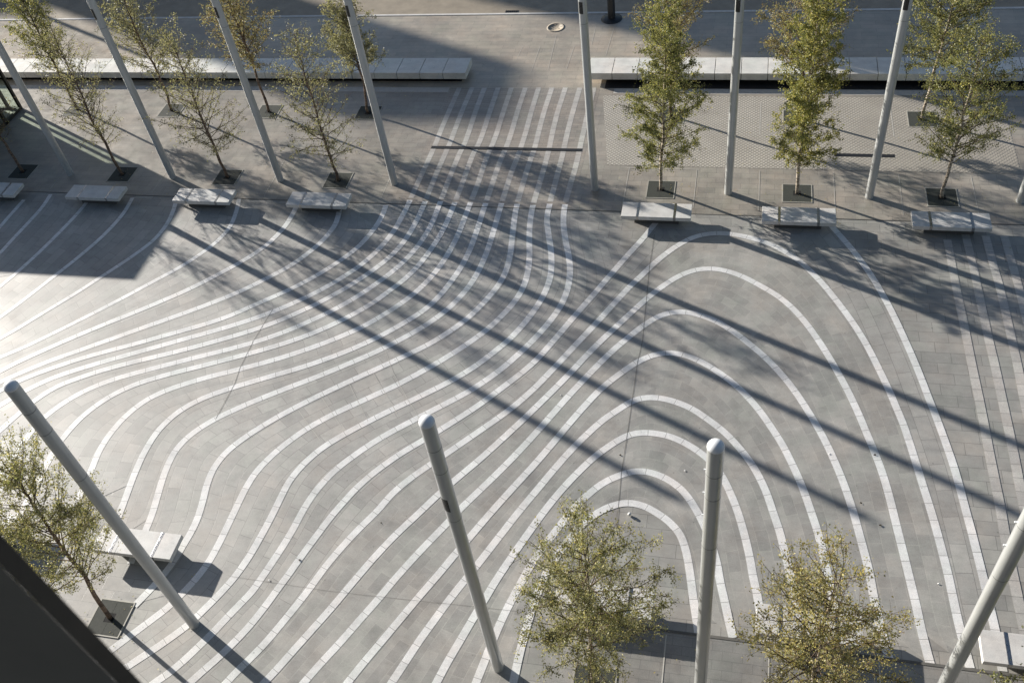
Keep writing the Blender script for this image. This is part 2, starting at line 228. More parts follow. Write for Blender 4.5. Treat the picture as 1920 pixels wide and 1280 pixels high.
M['stripe'] = stone('light_granite', (.90,.89,.88), (.78,.775,.765), (.36,.35,.34), .50, 9, .007, uv=True, stain=(.86,1.06), speck=(.80,1.08), bump=.15)
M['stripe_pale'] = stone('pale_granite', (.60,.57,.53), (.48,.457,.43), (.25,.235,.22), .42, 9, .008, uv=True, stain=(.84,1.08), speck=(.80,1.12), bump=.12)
M['stripe_pale2'] = plain('edging_granite', (.50,.48,.45), .6)
M['road'] = plain('road_surface', (.31,.262,.20), .6, var=.2, scale=1.2)
M['kerb2'] = plain('worn_rim', (.37,.32,.255), .7)
M['kerb'] = plain('kerb_granite', (.62,.60,.57), .6, scale=4)
M['joint_dark'] = plain('dark_joint', (.13,.125,.115), .8)
M['joint_light'] = plain('light_joint', (.50,.48,.44), .7)
M['slot'] = plain('slot_and_shade_black', (.018,.018,.02), .5)  # drain channels, and the painted shade under the long benches
M['steel_dark'] = plain('dark_steel', (.045,.047,.05), .45, .5)
M['grate'] = plain('grate_plate', (.062,.066,.058), .7, .0, spec=.2, scale=14)
M['frame'] = plain('grate_frame', (.40,.385,.34), .6, .1)
M['hole'] = plain('black_hole', (.008,.008,.008), .9)
M['slab'] = stone('bench_granite', (.72,.71,.69), (.72,.71,.69), (.72,.71,.69), 50, 50, .0, stain=(.90,1.06), speck=(.84,1.1), bump=.15, rough=.5)
M['slab2'] = stone('long_bench_granite', (.78,.76,.71), (.74,.72,.68), (.74,.72,.68), 50, 50, .0, stain=(.92,1.05), speck=(.9,1.07), bump=.1, rough=.5)
M['plinth'] = plain('bench_plinth', (.10,.10,.10), .7)
M['strap'] = plain('steel_strap', (.52,.51,.50), .3, 1.0, var=.03)
def mast_mat():
    m, nt, b = new_mat('mast_paint')
    tc = N(nt, 'ShaderNodeTexCoord')
    v = ramp(nt, noise(nt, tc.outputs['Object'], 1.1, 4), [(.3, (.46,.475,.47)), (.7, (.54,.555,.55))])
    nt.links.new(v, b.inputs['Base Color']); b.inputs['Roughness'].default_value = .32; b.inputs['Metallic'].default_value = .12
    b.inputs['Coat Weight'].default_value = .8; b.inputs['Coat Roughness'].default_value = .14
    return m
M['mast'] = mast_mat()
M['cap'] = plain('mast_cap', (.82,.84,.86), .35, 0.0, var=.03)
M['panel'] = plain('mast_panel', (.02,.022,.022), .3)
M['seam'] = plain('mast_seam', (.20,.205,.20), .5, .3)
M['bronze'] = plain('bronze_frame', (.055,.052,.042), .45, .3)
M['fascia'] = plain('pavilion_fascia', (.25,.25,.24), .6)
M['wallb'] = plain('facade_glass', (.035,.04,.045), .2)
M['jamb'] = plain('jamb_panel', (.20,.148,.105), .75, var=.14, scale=5)
M['gasket'] = plain('rubber_gasket', (.006,.006,.006), .5)
M['white'] = plain('white_plastic', (.70,.70,.68), .5)
M['brownleaf'] = plain('dead_leaf', (.035,.028,.02), .9, spec=.1)
M['cast'] = plain('cast_iron', (.38,.325,.25), .6, .0)

def window_wall(name, c, w):
    m, nt, b = new_mat(name)
    tc = N(nt, 'ShaderNodeTexCoord')
    br = N(nt, 'ShaderNodeTexBrick'); br.offset = 0
    br.inputs['Scale'].default_value = 1; br.inputs['Brick Width'].default_value = 2.2; br.inputs['Row Height'].default_value = 3.4; br.inputs['Mortar Size'].default_value = .5
    br.inputs['Color1'].default_value = (*w, 1); br.inputs['Color2'].default_value = (*w, 1); br.inputs['Mortar'].default_value = (*c, 1)
    mp = N(nt, 'ShaderNodeMapping'); mp.inputs['Rotation'].default_value = (PI/2, 0, 0); nt.links.new(tc.outputs['Object'], mp.inputs[0]); nt.links.new(mp.outputs[0], br.inputs['Vector'])
    nt.links.new(br.outputs['Color'], b.inputs['Base Color']); b.inputs['Roughness'].default_value = .5
    return m
M['tower'] = window_wall('tower_wall', (.34,.31,.28), (.05,.06,.07))

def glass_mat():
    m, nt, b = new_mat('green_glass'); nt.nodes.remove(b)
    out = [n for n in nt.nodes if n.type == 'OUTPUT_MATERIAL'][0]
    t = N(nt, 'ShaderNodeBsdfTransparent'); t.inputs[0].default_value = (.86,.93,.87,1)
    g = N(nt, 'ShaderNodeBsdfGlossy'); g.inputs[0].default_value = (1,1,1,1); g.inputs['Roughness'].default_value = .05
    lw = N(nt, 'ShaderNodeLayerWeight'); lw.inputs[0].default_value = .25
    fr = N(nt, 'ShaderNodeMath', operation='MULTIPLY_ADD'); nt.links.new(lw.outputs['Facing'], fr.inputs[0]); fr.inputs[1].default_value = .22; fr.inputs[2].default_value = .03
    mx = N(nt, 'ShaderNodeMixShader'); nt.links.new(fr.outputs[0], mx.inputs[0]); nt.links.new(t.outputs[0], mx.inputs[1]); nt.links.new(g.outputs[0], mx.inputs[2])
    nt.links.new(mx.outputs[0], out.inputs[0]); return m
M['glass'] = glass_mat()

def bark_mat(name, pale, dark):
    m, nt, b = new_mat(name)
    tc = N(nt, 'ShaderNodeTexCoord'); mp = N(nt, 'ShaderNodeMapping'); mp.inputs['Scale'].default_value = (3, 3, 12); nt.links.new(tc.outputs['Object'], mp.inputs[0])
    f = noise(nt, mp.outputs[0], 1.6, 5, .7)
    c = ramp(nt, f, [(.42, dark), (.56, pale)])
    nt.links.new(c, b.inputs['Base Color']); b.inputs['Roughness'].default_value = .75
    return m
M['birch'] = bark_mat('birch_bark', (.62,.53,.42), (.10,.08,.06))
M['bark'] = bark_mat('brown_bark', (.27,.19,.135), (.08,.055,.04))
M['twig'] = plain('twig_bark', (.105,.072,.048), .85)

def leaf_mat(name, cols, trans=.45):
    m, nt, b = new_mat(name)
    out = [n for n in nt.nodes if n.type == 'OUTPUT_MATERIAL'][0]
    geo = N(nt, 'ShaderNodeNewGeometry')
    stops = [(i/(len(cols)-1), c) for i, c in enumerate(cols)]
    c1 = ramp(nt, geo.outputs['Random Per Island'], stops)
    tc = N(nt, 'ShaderNodeTexCoord')
    v = ramp(nt, noise(nt, tc.outputs['Object'], 1.5, 3), [(.3, .62), (.7, 1.35)])
    c = mul(nt, mul(nt, c1, v), (1.45, 1.45, 1.40))
    nt.links.new(c, b.inputs['Base Color']); b.inputs['Roughness'].default_value = .42; b.inputs['Specular IOR Level'].default_value = .5
    tr = N(nt, 'ShaderNodeBsdfTranslucent'); nt.links.new(mul(nt, c, (1.15, 1.1, .72)), tr.inputs[0])
    mx = N(nt, 'ShaderNodeMixShader'); mx.inputs[0].default_value = trans
    nt.links.new(b.outputs[0], mx.inputs[1]); nt.links.new(tr.outputs[0], mx.inputs[2]); nt.links.new(mx.outputs[0], out.inputs[0])
    return m
G1, G2, OL, YE, OR, BR, DG = (.11,.13,.045), (.175,.19,.065), (.24,.23,.10), (.44,.36,.11), (.35,.22,.085), (.185,.125,.075), (.065,.082,.036)
YE2, OR2 = (.34,.28,.12), (.25,.18,.095)
PG, PO, LY, GB = (.19,.197,.125), (.275,.262,.18), (.46,.41,.17), (.17,.148,.105)
M['leaf_green'] = leaf_mat('leaf_green', [DG, G1, PG, G2, OL, PG, LY])
M['leaf_mixed'] = leaf_mat('leaf_mixed', [DG, G1, PG, G2, OL, G2, LY])
M['leaf_pale'] = leaf_mat('leaf_pale', [G1, PG, PO, G2, PG, PO, LY])
M['leaf_gold'] = leaf_mat('leaf_gold', [G1, PG, OL, PO, YE2, OL, LY, OR2])
M['leaf_golden_green'] = leaf_mat('leaf_golden_green', [DG, G1, G2, OL, G2, LY, OL])
M['leaf_brown'] = leaf_mat('leaf_brown', [GB, PG, BR, OL, OR2, PO, G2])
M['leaf_olive'] = leaf_mat('leaf_olive', [GB, PG, PO, PG, PO, G1])

# ------------------------------------------------------------------ the ground
def sheet(name, mat, x0, x1, y0, y1, z):
    mb = MB(); mb.rect(x0, x1, y0, y1, z); return struct(mb.build(name, mat))
sheet('ground', M['plaza'], -700, 700, -700, 900, 0.0)
sheet('terrace_pavement', M['terrace'], -60, 60, 25.8, 33.5, .004)
sheet('promenade_pavement', M['promenade'], -90, 90, 33.5, 39.55, .004)
sheet('near_pavement', M['nearpave'], -2.6, 60, -40, 10.44, .004)
sheet('road', M['road'], -300, 300, 39.72, 60, .005)
mb = MB(); mb.box(-120, 120, 39.56, 39.70, -.1, .03, .01); struct(mb.build('kerb', M['kerb']))

def arclen(P):
    L = [0.0]
    for a, b in zip(P, P[1:]): L.append(L[-1] + math.hypot(b[0]-a[0], b[1]-a[1]))
    return L
def catmull(P, step=.12):
    Q = [P[0]] + list(P) + [P[-1]]; out = []
    for i in range(1, len(Q)-2):
        p0, p1, p2, p3 = Q[i-1], Q[i], Q[i+1], Q[i+2]
        n = max(1, int(math.hypot(p2[0]-p1[0], p2[1]-p1[1])/step))
        for k in range(n):
            t = k/n; t2 = t*t; t3 = t2*t
            out.append(tuple(.5*((2*p1[j]) + (-p0[j]+p2[j])*t + (2*p0[j]-5*p1[j]+4*p2[j]-p3[j])*t2 + (-p0[j]+3*p1[j]-3*p2[j]+p3[j])*t3) for j in (0, 1)))
    out.append(P[-1]); return out
def ext(P, d, end=True):
    a, b = (P[-2], P[-1]) if end else (P[1], P[0])
    L = math.hypot(b[0]-a[0], b[1]-a[1]); q = (b[0]+(b[0]-a[0])/L*d, b[1]+(b[1]-a[1])/L*d)
    return list(P)+[q] if end else [q]+list(P)
CUR = {}
for k, P in STRIPES.items():
    P = list(P)
    if k in ('L0','L1','L2','L3','L4','L5','Sa','Sb','W0','W1','W2','W3','W4','W5','W6','W7','W8','W9','W10','W11','X1','X2','X3','X4','X5','X6','X7','X8','X9','R1','R2','R3','R4'):
        P = ext(P, {'W5':1.5,'W6':1.0,'W7':.1,'W8':.1}.get(k, 1.6))
    CUR[k] = catmull(P)
CUR['X1'] = catmull(ext(list(reversed(STRIPES['X1R'])), .01) [:-1] + [(STRIPES['X1R'][0][0]-.25, 25.75), (STRIPES['X1'][0][0]+.15, 25.75)] + ext(STRIPES['X1'], 1.6))
del CUR['X1R']

def ribbon(mb, P, w, z, uvo=0.0):
    L = arclen(P); n0 = len(mb.v)
    for i, p in enumerate(P):
        a = P[max(i-1, 0)]; b = P[min(i+1, len(P)-1)]
        tx, ty = b[0]-a[0], b[1]-a[1]; l = math.hypot(tx, ty) or 1; nx, ny = -ty/l*w/2, tx/l*w/2
        mb.v.append((p[0]+nx, p[1]+ny, z)); mb.v.append((p[0]-nx, p[1]-ny, z))
    for i in range(len(P)-1):
        k = n0+2*i
        mb.face((k+1, k+3, k+2, k), [(L[i]+uvo, .1), (L[i+1]+uvo, .1), (L[i+1]+uvo, .3), (L[i]+uvo, .3)])
def split_y(P, yc):
    return [p for p in P if p[1] >= yc], [p for p in P if p[1] <= yc]

rnd = random.Random(5)
sm, sp = MB(), MB()
for k, P in CUR.items():
    off = rnd.uniform(0, 9)
    if k == 'X1':
        ribbon(sm, catmull(ext(ext(STRIPES['X1'], 1.6), .5, False)), .20, .010, off); ribbon(sm, catmull(ext(STRIPES['X1R'], .4, False)), .20, .010, off)
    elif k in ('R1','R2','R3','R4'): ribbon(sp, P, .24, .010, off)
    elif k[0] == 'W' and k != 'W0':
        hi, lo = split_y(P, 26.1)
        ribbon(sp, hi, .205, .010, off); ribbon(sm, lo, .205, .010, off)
    elif k[0] in 'L': ribbon(sm, P, .17, .010, off)
    else:
        P = [p for p in P if not (k[0] == 'X' and p[1] < 10.46 and p[0] > -2)]
        ribbon(sm, P, .20, .010, off)
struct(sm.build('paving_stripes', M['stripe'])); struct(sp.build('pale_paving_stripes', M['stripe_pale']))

def band(mb, A, B, z, vo, lim=4.2):
    """paving laid between two stripes: rows follow stripe A"""
    LA = arclen(A); idx = list(range(0, len(A), 2)); m = []; j = None
    for i in idx:
        a = A[i]; rg = range(len(B)) if j is None else range(j, min(len(B), j+80))
        j = min(rg, key=lambda q: (B[q][0]-a[0])**2 + (B[q][1]-a[1])**2); m.append(float(j))
    sm_ = list(m)
    for _ in range(4): sm_ = [sum(sm_[max(0,k-3):k+4])/len(sm_[max(0,k-3):k+4]) for k in range(len(sm_))]
    prev = None
    for k, i in enumerate(idx):
        f = sm_[k]; q = min(len(B)-2, int(f)); w = f-q
        b = (B[q][0]+(B[q+1][0]-B[q][0])*w, B[q][1]+(B[q+1][1]-B[q][1])*w)
        d = math.hypot(b[0]-A[i][0], b[1]-A[i][1])
        if d > lim or (m[k] <= 0 and k+1 < len(m) and m[k+1] <= 0) or (m[k] >= len(B)-1 and m[k-1] >= len(B)-1): prev = None; continue
        if prev is not None:
            i0, b0, d0 = prev
            mb.quad((*A[i0], z), (*A[i], z), (*b, z), (*b0, z), [(LA[i0], vo), (LA[i], vo), (LA[i], vo+d), (LA[i0], vo+d0)])
        prev = (i, b, d)
order = ['L0','L1','L2','L3','L4','L5','Sa','Sb','W0','W1','W2','W3','W4','W5','W6','W7','W8','W9','W10','W11','X1','X2','X3','X4','X5','X6','X7','X8','X9']
X1left = catmull(ext(STRIPES['X1'], 1.6))
bands, bands2, arched = MB(), MB(), MB()
for n, (a, b) in enumerate(zip(order, order[1:])):
    A, B = CUR[a], CUR[b]
    if a == 'W11': B = X1left
    if a[0] in 'W' or b[0] == 'W': A = [p for p in A if p[1] < 25.78]; B = [p for p in B if p[1] < 25.78]
    band(arched if n >= 21 else bands if n % 2 else bands2, A, B, .004 + .0015*(n % 2), n*1.29)
struct(bands.build('curved_pavement', M['band'])); struct(bands2.build('curved_pavement', M['band'])); struct(arched.build('arched_pavement', M['band2']))

# walkway paving under the straight stripes, up to the long benches
mb = MB(); W1, W11 = [p for p in CUR['W1'] if p[1] > 25.9], [p for p in CUR['W11'] if p[1] > 25.9]
def xat(P, y):
    for p, q in zip(P, P[1:]):
        if (p[1]-y)*(q[1]-y) <= 0 and p[1] != q[1]: return p[0]+(q[0]-p[0])*(y-p[1])/(q[1]-p[1])
    return P[0][0] if abs(P[0][1]-y) < abs(P[-1][1]-y) else P[-1][0]
ys = [25.9 + .4*i for i in range(20)]
for y0, y1 in zip(ys, ys[1:]):
    mb.quad((xat(W1,y0)-.35, y0, .0065), (xat(W11,y0)+.25, y0, .0065), (xat(W11,y1)+.25, y1, .0065), (xat(W1,y1)-.35, y1, .0065))
struct(mb.build('walkway_pavement', M['walk']))

# joints
jd, jl = MB(), MB()
def line(mb, P, w, z=.013): ribbon(mb, P, w, z)
for P in JOINTS_DARK: line(jd, P, .013)
line(jd, JOINTS_LIGHT[0], .006)
line(jd, [(-60, 25.8), (60, 25.8)], .03, .0135)
line(jd, [(-2.6, 10.45), (40, 10.45)], .07, .0145)
for P in JOINTS_LIGHT[1:]: line(jl, P, .016)
for x in (-3.71, -1.27, .93, 3.43, 5.58, 7.9, 10.3): line(jl, [(x, 28.3), (x, 26.1)], .018)
for x in (.88, 5.58, 10.2): line(jl, [(x, 32.6), (x, 30.5)], .03)
line(jl, [(-3.8, 28.28), (-1.2, 28.28)], .02, .0142)
for x in (-27.1, -22.5, -17.7, -13.0): line(jl, [(x+.3, 28.2), (x+.3, 26.0)], .02)
for x in (-.85, 1.5, 3.9, 6.3): line(jl, [(x, 10.35), (x, 8.0)], .03)
struct(jd.build('dark_paving_joints', M['joint_dark'])); struct(jl.build('light_paving_joints', M['joint_light']))
# pale strip in front of the long benches
mb = MB(); mb.rect(-60, -11.85, 33.17, 33.52, .0085); mb.rect(-4.9, 60, 33.17, 33.52, .0085); struct(mb.build('pale_edging', M['stripe_pale2']))

mb = MB(); mb.rect(-60, -11.45, 34.0, 35.0, .0088); mb.rect(-5.3, 60, 33.53, 35.0, .0088); struct(mb.build('under_bench_shade', M['slot']))  # black sheets paint the deep shade on the ground beneath the long benches
# tactile studs on the terrace
def stud_mat():
    m, nt, b = new_mat('studded_granite')
    tc = N(nt, 'ShaderNodeTexCoord'); o = tc.outputs['Object']
    mp = N(nt, 'ShaderNodeMapping'); mp.inputs['Rotation'].default_value = (0, 0, PI/4); nt.links.new(o, mp.inputs[0])
    vo = N(nt, 'ShaderNodeTexVoronoi', feature='F1'); vo.voronoi_dimensions = '2D'; vo.inputs['Scale'].default_value = 8.6; vo.inputs['Randomness'].default_value = .0
    nt.links.new(mp.outputs[0], vo.inputs['Vector'])
    dot = ramp(nt, vo.outputs['Distance'], [(.30, 1.0), (.40, 0.0)])
    wear = ramp(nt, noise(nt, o, .55, 4), [(.30, .45), (.58, 1.0)])
    sx = N(nt, 'ShaderNodeSeparateXYZ'); nt.links.new(o, sx.inputs[0])
    mr = N(nt, 'ShaderNodeMapRange'); mr.inputs['From Min'].default_value = .5; mr.inputs['From Max'].default_value = 8.5; mr.inputs['To Min'].default_value = .85; mr.inputs['To Max'].default_value = .10; nt.links.new(sx.outputs[0], mr.inputs[0])
    fac = mul(nt, mul(nt, dot, wear), mr.outputs[0])
    base = ramp(nt, noise(nt, o, 1.2, 5), [(.3, (.30,.274,.236)), (.7, (.365,.335,.29))])
    mx = N(nt, 'ShaderNodeMix', data_type='RGBA'); nt.links.new(fac, mx.inputs[0]); nt.links.new(base, mx.inputs[6]); mx.inputs[7].default_value = (.56,.53,.475,1)
    nt.links.new(mul(nt, mx.outputs[2], ramp(nt, noise(nt, o, 50, 2), [(.3,.88),(.7,1.1)])), b.inputs['Base Color']); b.inputs['Roughness'].default_value = .55
    bp = N(nt, 'ShaderNodeBump'); bp.inputs['Strength'].default_value = .6; bp.inputs['Distance'].default_value = .01
    nt.links.new(dot, bp.inputs['Height']); nt.links.new(bp.outputs[0], b.inputs['Normal'])
    return m
mb = MB(); mb.quad((-4.55,28.45,.009), (9.5,28.45,.009), (9.5,33.0,.009), (-5.3,33.0,.009)); struct(mb.build('tactile_pavement', stud_mat()))

# drains and covers
def slot(x0, x1, y, label):
    t = thing('drain_channel', label, 'drain', ((x0+x1)/2, y, 0)); h = (x1-x0)/2
    mb = MB(); mb.box(-h, h, -.075, .075, -.02, .0175); mb.build('channel', M['slot'], t)
    mb = MB()
    for s in (-1, 1): mb.box(-h-.01, h+.01, s*.075-.008, s*.075+.008, -.02, .02)
    mb.build('edge_rail', M['steel_dark'], t)
slot(-11.57, -5.62, 29.31, 'long thin black drain channel crossing the striped walkway')
slot(3.5, 5.52, 29.33, 'short black drain channel in the terrace behind a leaning-looking mast on the right')
t = thing('gully_grate', 'small black gully grate set against the kerb at the top of the picture', 'drain', (-10.42, 39.83, 0))
mb = MB(); mb.box(-.30, .30, -.11, .11, -.02, .014); mb.build('pit', M['hole'], t)
mb = MB()
for i in range(7): mb.box(-.28+i*.09, -.25+i*.09, -.11, .11, -.02, .03)
mb.build('bars', M['steel_dark'], t)
t = thing('manhole_cover', 'round pale patterned manhole cover in the sunlit promenade', 'manhole cover', (-8.12, 38.39, 0))
mb = MB(); mb.lathe([(0,.016),(.30,.016),(.30,.0)], 28); mb.build('cover', M['cast'], t)
mb = MB(); mb.lathe([(.31,.004),(.31,.02),(.40,.02),(.40,.004)], 28)
for k in range(9):
    a = k*2.4; r = .07+.022*k
    mb.box(r*math.cos(a)-.035, r*math.cos(a)+.035, r*math.sin(a)-.02, r*math.sin(a)+.02, .012, .022)
mb.build('raised_rim', M['kerb2'], t)

# ------------------------------------------------------------------ light masts
MAST_H = 9.446
def make_mast(label, loc):
    t = thing('light_mast', label, 'lamp post', loc, 'tall grey light masts around the plaza')
    R = .135
    mb = MB(); mb.lathe([(R,-.02),(R,6.5)], 28); mb.build('lower_shaft', M['mast'], t)
    mb = MB(); mb.lathe([(R,6.512),(R,MAST_H-.13)], 28); up = mb.build('upper_shaft', M['mast'], t)
    for z in (6.506, 8.02, 8.665):
        mb = MB(); mb.lathe([(R-.01,z-.006),(R+.0025,z-.006),(R+.0025,z+.006),(R-.01,z+.006)], 28); mb.build('seam_ring', M['seam'], up)
    for z in (7.35, 8.02, 8.665):
        x, y = (R+.012)*math.cos(PI*.93), (R+.012)*math.sin(PI*.93)
        mb = MB(); mb.box(x-.022, x+.02, y-.012, y+.012, z-.012, z+.012, .003); mb.build('cleat', M['cap'], up)
    prof = [(R, MAST_H-.13), (R+.004, MAST_H-.125)] + [((R+.004)*math.cos(a*PI/16), MAST_H-.125+.135*math.sin(a*PI/16)) for a in range(1, 8)] + [(0, MAST_H+.01)]
    mb = MB(); mb.lathe(prof, 28); mb.build('domed_cap', M['cap'], t)
    # dark lamp window, curved to the shaft
    mb = MB()
    for k in range(6):
        a0, a1 = [PI*1.38 + (q/6-.5)*1.1 for q in (k, k+1)]; r = R+.003
        mb.quad((r*math.cos(a0), r*math.sin(a0), 6.85), (r*math.cos(a1), r*math.sin(a1), 6.85), (r*math.cos(a1), r*math.sin(a1), 7.24), (r*math.cos(a0), r*math.sin(a0), 7.24))
    mb.build('lamp_window', M['panel'], t)
    return t
far = [(-26.42, 'light mast whose foot stands in the dark pavilion shadow'),
       (-21.76, 'light mast in the far row just left of the first sunlit bench'),
       (-17.10, 'far row light mast right of the first sunlit bench from the left'),
       (-12.43, 'light mast in the far row at the left edge of the striped walkway'),
       (-4.81, 'light mast in the far row at the right edge of the striped walkway'),
       (-.12, 'almost upright light mast between the two green trees right of the walkway'),
       (4.55, 'light mast in the far row right of the golden green columnar tree'),
       (9.25, 'light mast in the far row cut by the right edge of the picture')]
m0 = make_mast(far[0][1], (far[0][0], 27.0, 0))
for x, l in far[1:]: dup(m0, (x, 27.0, 0), l)
for x, l in [(-12.59, 'near light mast crossing in front of the lower left bench'),
             (-4.65, 'near light mast with white domed top standing on the stripes in the lower middle'),
             (.008, 'near light mast with white domed top between the two lower trees'),
             (4.72, 'near light mast crossing the lower right corner in front of a bench')]:
    r = dup(m0, (x, 9.0, 0), l)
    if x in (-12.59, .008, 4.72):
        for c in list(r.children):
            if c.name.startswith('lamp_window'): bpy.data.objects.remove(c)

# ------------------------------------------------------------------ plaza benches
BL, BW, BH = 2.34, .755, .492
def make_bench(label, loc):
    t = thing('stone_bench', label, 'bench', loc, 'pale stone benches around the plaza')
    hx, hy = BL/2, BW/2; f1, f2 = .235*BL-hx, .765*BL-hx; g = .04
    for x0, x1 in ((-hx, f1-g), (f1+g, f2-g), (f2+g, hx)):
        mb = MB(); mb.box(x0, x1, -hy, hy, BH-.145, BH, .008); mb.build('seat_slab', M['slab'], t)
    for f in (f1, f2):
        mb = MB(); mb.box(f-g+.001, f+g-.001, -hy-.003, hy+.003, BH-.14, BH+.003, .002); mb.build('steel_strap', M['strap'], t)
    mb = MB(); mb.box(-hx+.42, hx-.42, -hy+.26, hy-.10, -.02, BH-.147); mb.build('plinth', M['plinth'], t)
    return t
bl = [(-28.79, 25.354, 'stone bench in deep shade cut by the left edge of the picture'),
      (-24.12, 25.354, 'stone bench wholly in the dark pavilion shadow with two bright straps'),
      (-19.46, 25.354, 'stone bench at the edge of the pavilion shadow, first one in sun'),
      (-14.80, 25.354, 'sunlit stone bench just left of the striped walkway'),
      (-2.45, 25.354, 'bright white stone bench just right of the striped walkway'),
      (2.20, 25.354, 'stone bench in front of the golden green columnar tree'),
      (6.87, 25.354, 'stone bench dappled with shade near the right edge'),
      (-14.94, 10.813, 'stone bench crossed by a light mast at the lower left'),
      (-19.65, 10.813, 'stone bench end showing behind the lower left tree at the picture edge'),
      (-2.37, 10.82, 'stone bench mostly hidden behind the green lower middle tree'),
      (2.34, 10.82, 'stone bench mostly hidden behind the golden lower tree'),
      (7.15, 10.82, 'stone bench in the lower right corner behind a light mast')]
b0 = make_bench(bl[0][2], (bl[0][0], bl[0][1], 0))
for x, y, l in bl[1:]: dup(b0, (x, y, 0), l)

# long benches along the promenade
def long_bench(label, x0, x1, ends):
    t = thing('long_stone_bench', label, 'bench', ((x0+x1)/2, 34.45, 0), 'long stone benches along the promenade'); h = (x1-x0)/2
    n = round((x1-x0)/1.02); w = (x1-x0)/n
    for i in range(n):
        a, b = -h+i*w+.012, -h+(i+1)*w-.012
        mb = MB(); mb.box(a, b, -.59, .59, .20, BH, .008); mb.build('seat_slab', M['slab2'], t)
    mb = MB(); mb.box(-h+.03, h-.03, -.55, .55, .23, .45); mb.build('core', M['plinth'], t)
    mb = MB(); mb.box(-h+(.45 if ends[0] else 0), h-(.45 if ends[1] else 0), -.05, .5, -.02, .215); mb.build('plinth', M['plinth'], t)
long_bench('long pale bench left of the walkway, half in sun and half in shade', -39.73, -11.17, (0, 1))
long_bench('long pale bench right of the walkway with a dark gap beneath', -6.05, 16.39, (1, 0))

# ------------------------------------------------------------------ tree grates
def make_grate(label, loc):
    t = thing('tree_grate', label, 'tree grate', loc, 'square tree grates')
    s = .48
    mb = MB()
    for a in (0, 1, 2, 3):
        q = MB(); q.box(-s-.02, s+.02, s-.012, s+.02, -.02, .021)
        for v in q.v:
            c, d = math.cos(a*PI/2), math.sin(a*PI/2); mb.v.append((v[0]*c-v[1]*d, v[0]*d+v[1]*c, v[2]+.0006*(a % 2)))
        k = len(mb.v)-len(q.v)
        for f in q.f: mb.face([k+i for i in f])
    mb.build('rim', M['frame'], t)
    mb = MB()
    h = .13
    mb.box(-s+.012, -h, -s+.012, s-.012, -.02, .018); mb.box(h, s-.012, -s+.012, s-.012, -.02, .018)
    mb.box(-h, -.003, -s+.012, -h, -.02, .018); mb.box(.003, h, -s+.012, -h, -.02, .018)
    mb.box(-h, -.003, h, s-.012, -.02, .018); mb.box(.003, h, h, s-.012, -.02, .018)
    mb.build('plate', M['grate'], t)
    mb = MB(); mb.rect(-h, h, -h, h, .0145); mb.build('planting_hole', M['hole'], t)
    return t
FX = [-28.72, -24.06, -19.40, -14.74, -2.46, 2.20, 6.86]
RX = [-28.7, -24.0, -19.40, -14.90, -2.46, 2.20, 6.62]
NX = [-14.94, -2.37, 2.34, 7.15]
gl = []
for x, w in zip(FX, ['behind the shaded bench at the left edge', 'behind the bench lying in the pavilion shadow', 'behind the first sunlit bench from the left',
                     'behind the bench left of the walkway', 'behind the bright bench right of the walkway', 'behind the bench under the golden green tree', 'behind the shaded bench near right edge']):
    gl.append((x, 27.078, 'square dark tree grate ' + w))
for x, w in zip(RX, ['of the farthest left tree before the long bench', 'under the grey green rear tree', 'under the brownish rear tree',
                     'beside the left walkway mast, half hidden by the mast', 'hidden behind the first tree right of the walkway', 'hidden behind the golden green tree', 'under the rear right white trunk']):
    gl.append((x, 31.6, 'square dark rear row tree grate ' + w))
for x, w in zip(NX, ['at the lower left beside the window edge', 'under the green lower middle tree', 'under the golden lower tree', 'under the tree in the lower right corner']):
    gl.append((x, 8.86, 'square dark near row tree grate ' + w))
g0 = make_grate(gl[0][2], (gl[0][0], gl[0][1], 0))
for x, y, l in gl[1:]: dup(g0, (x, y, 0), l)

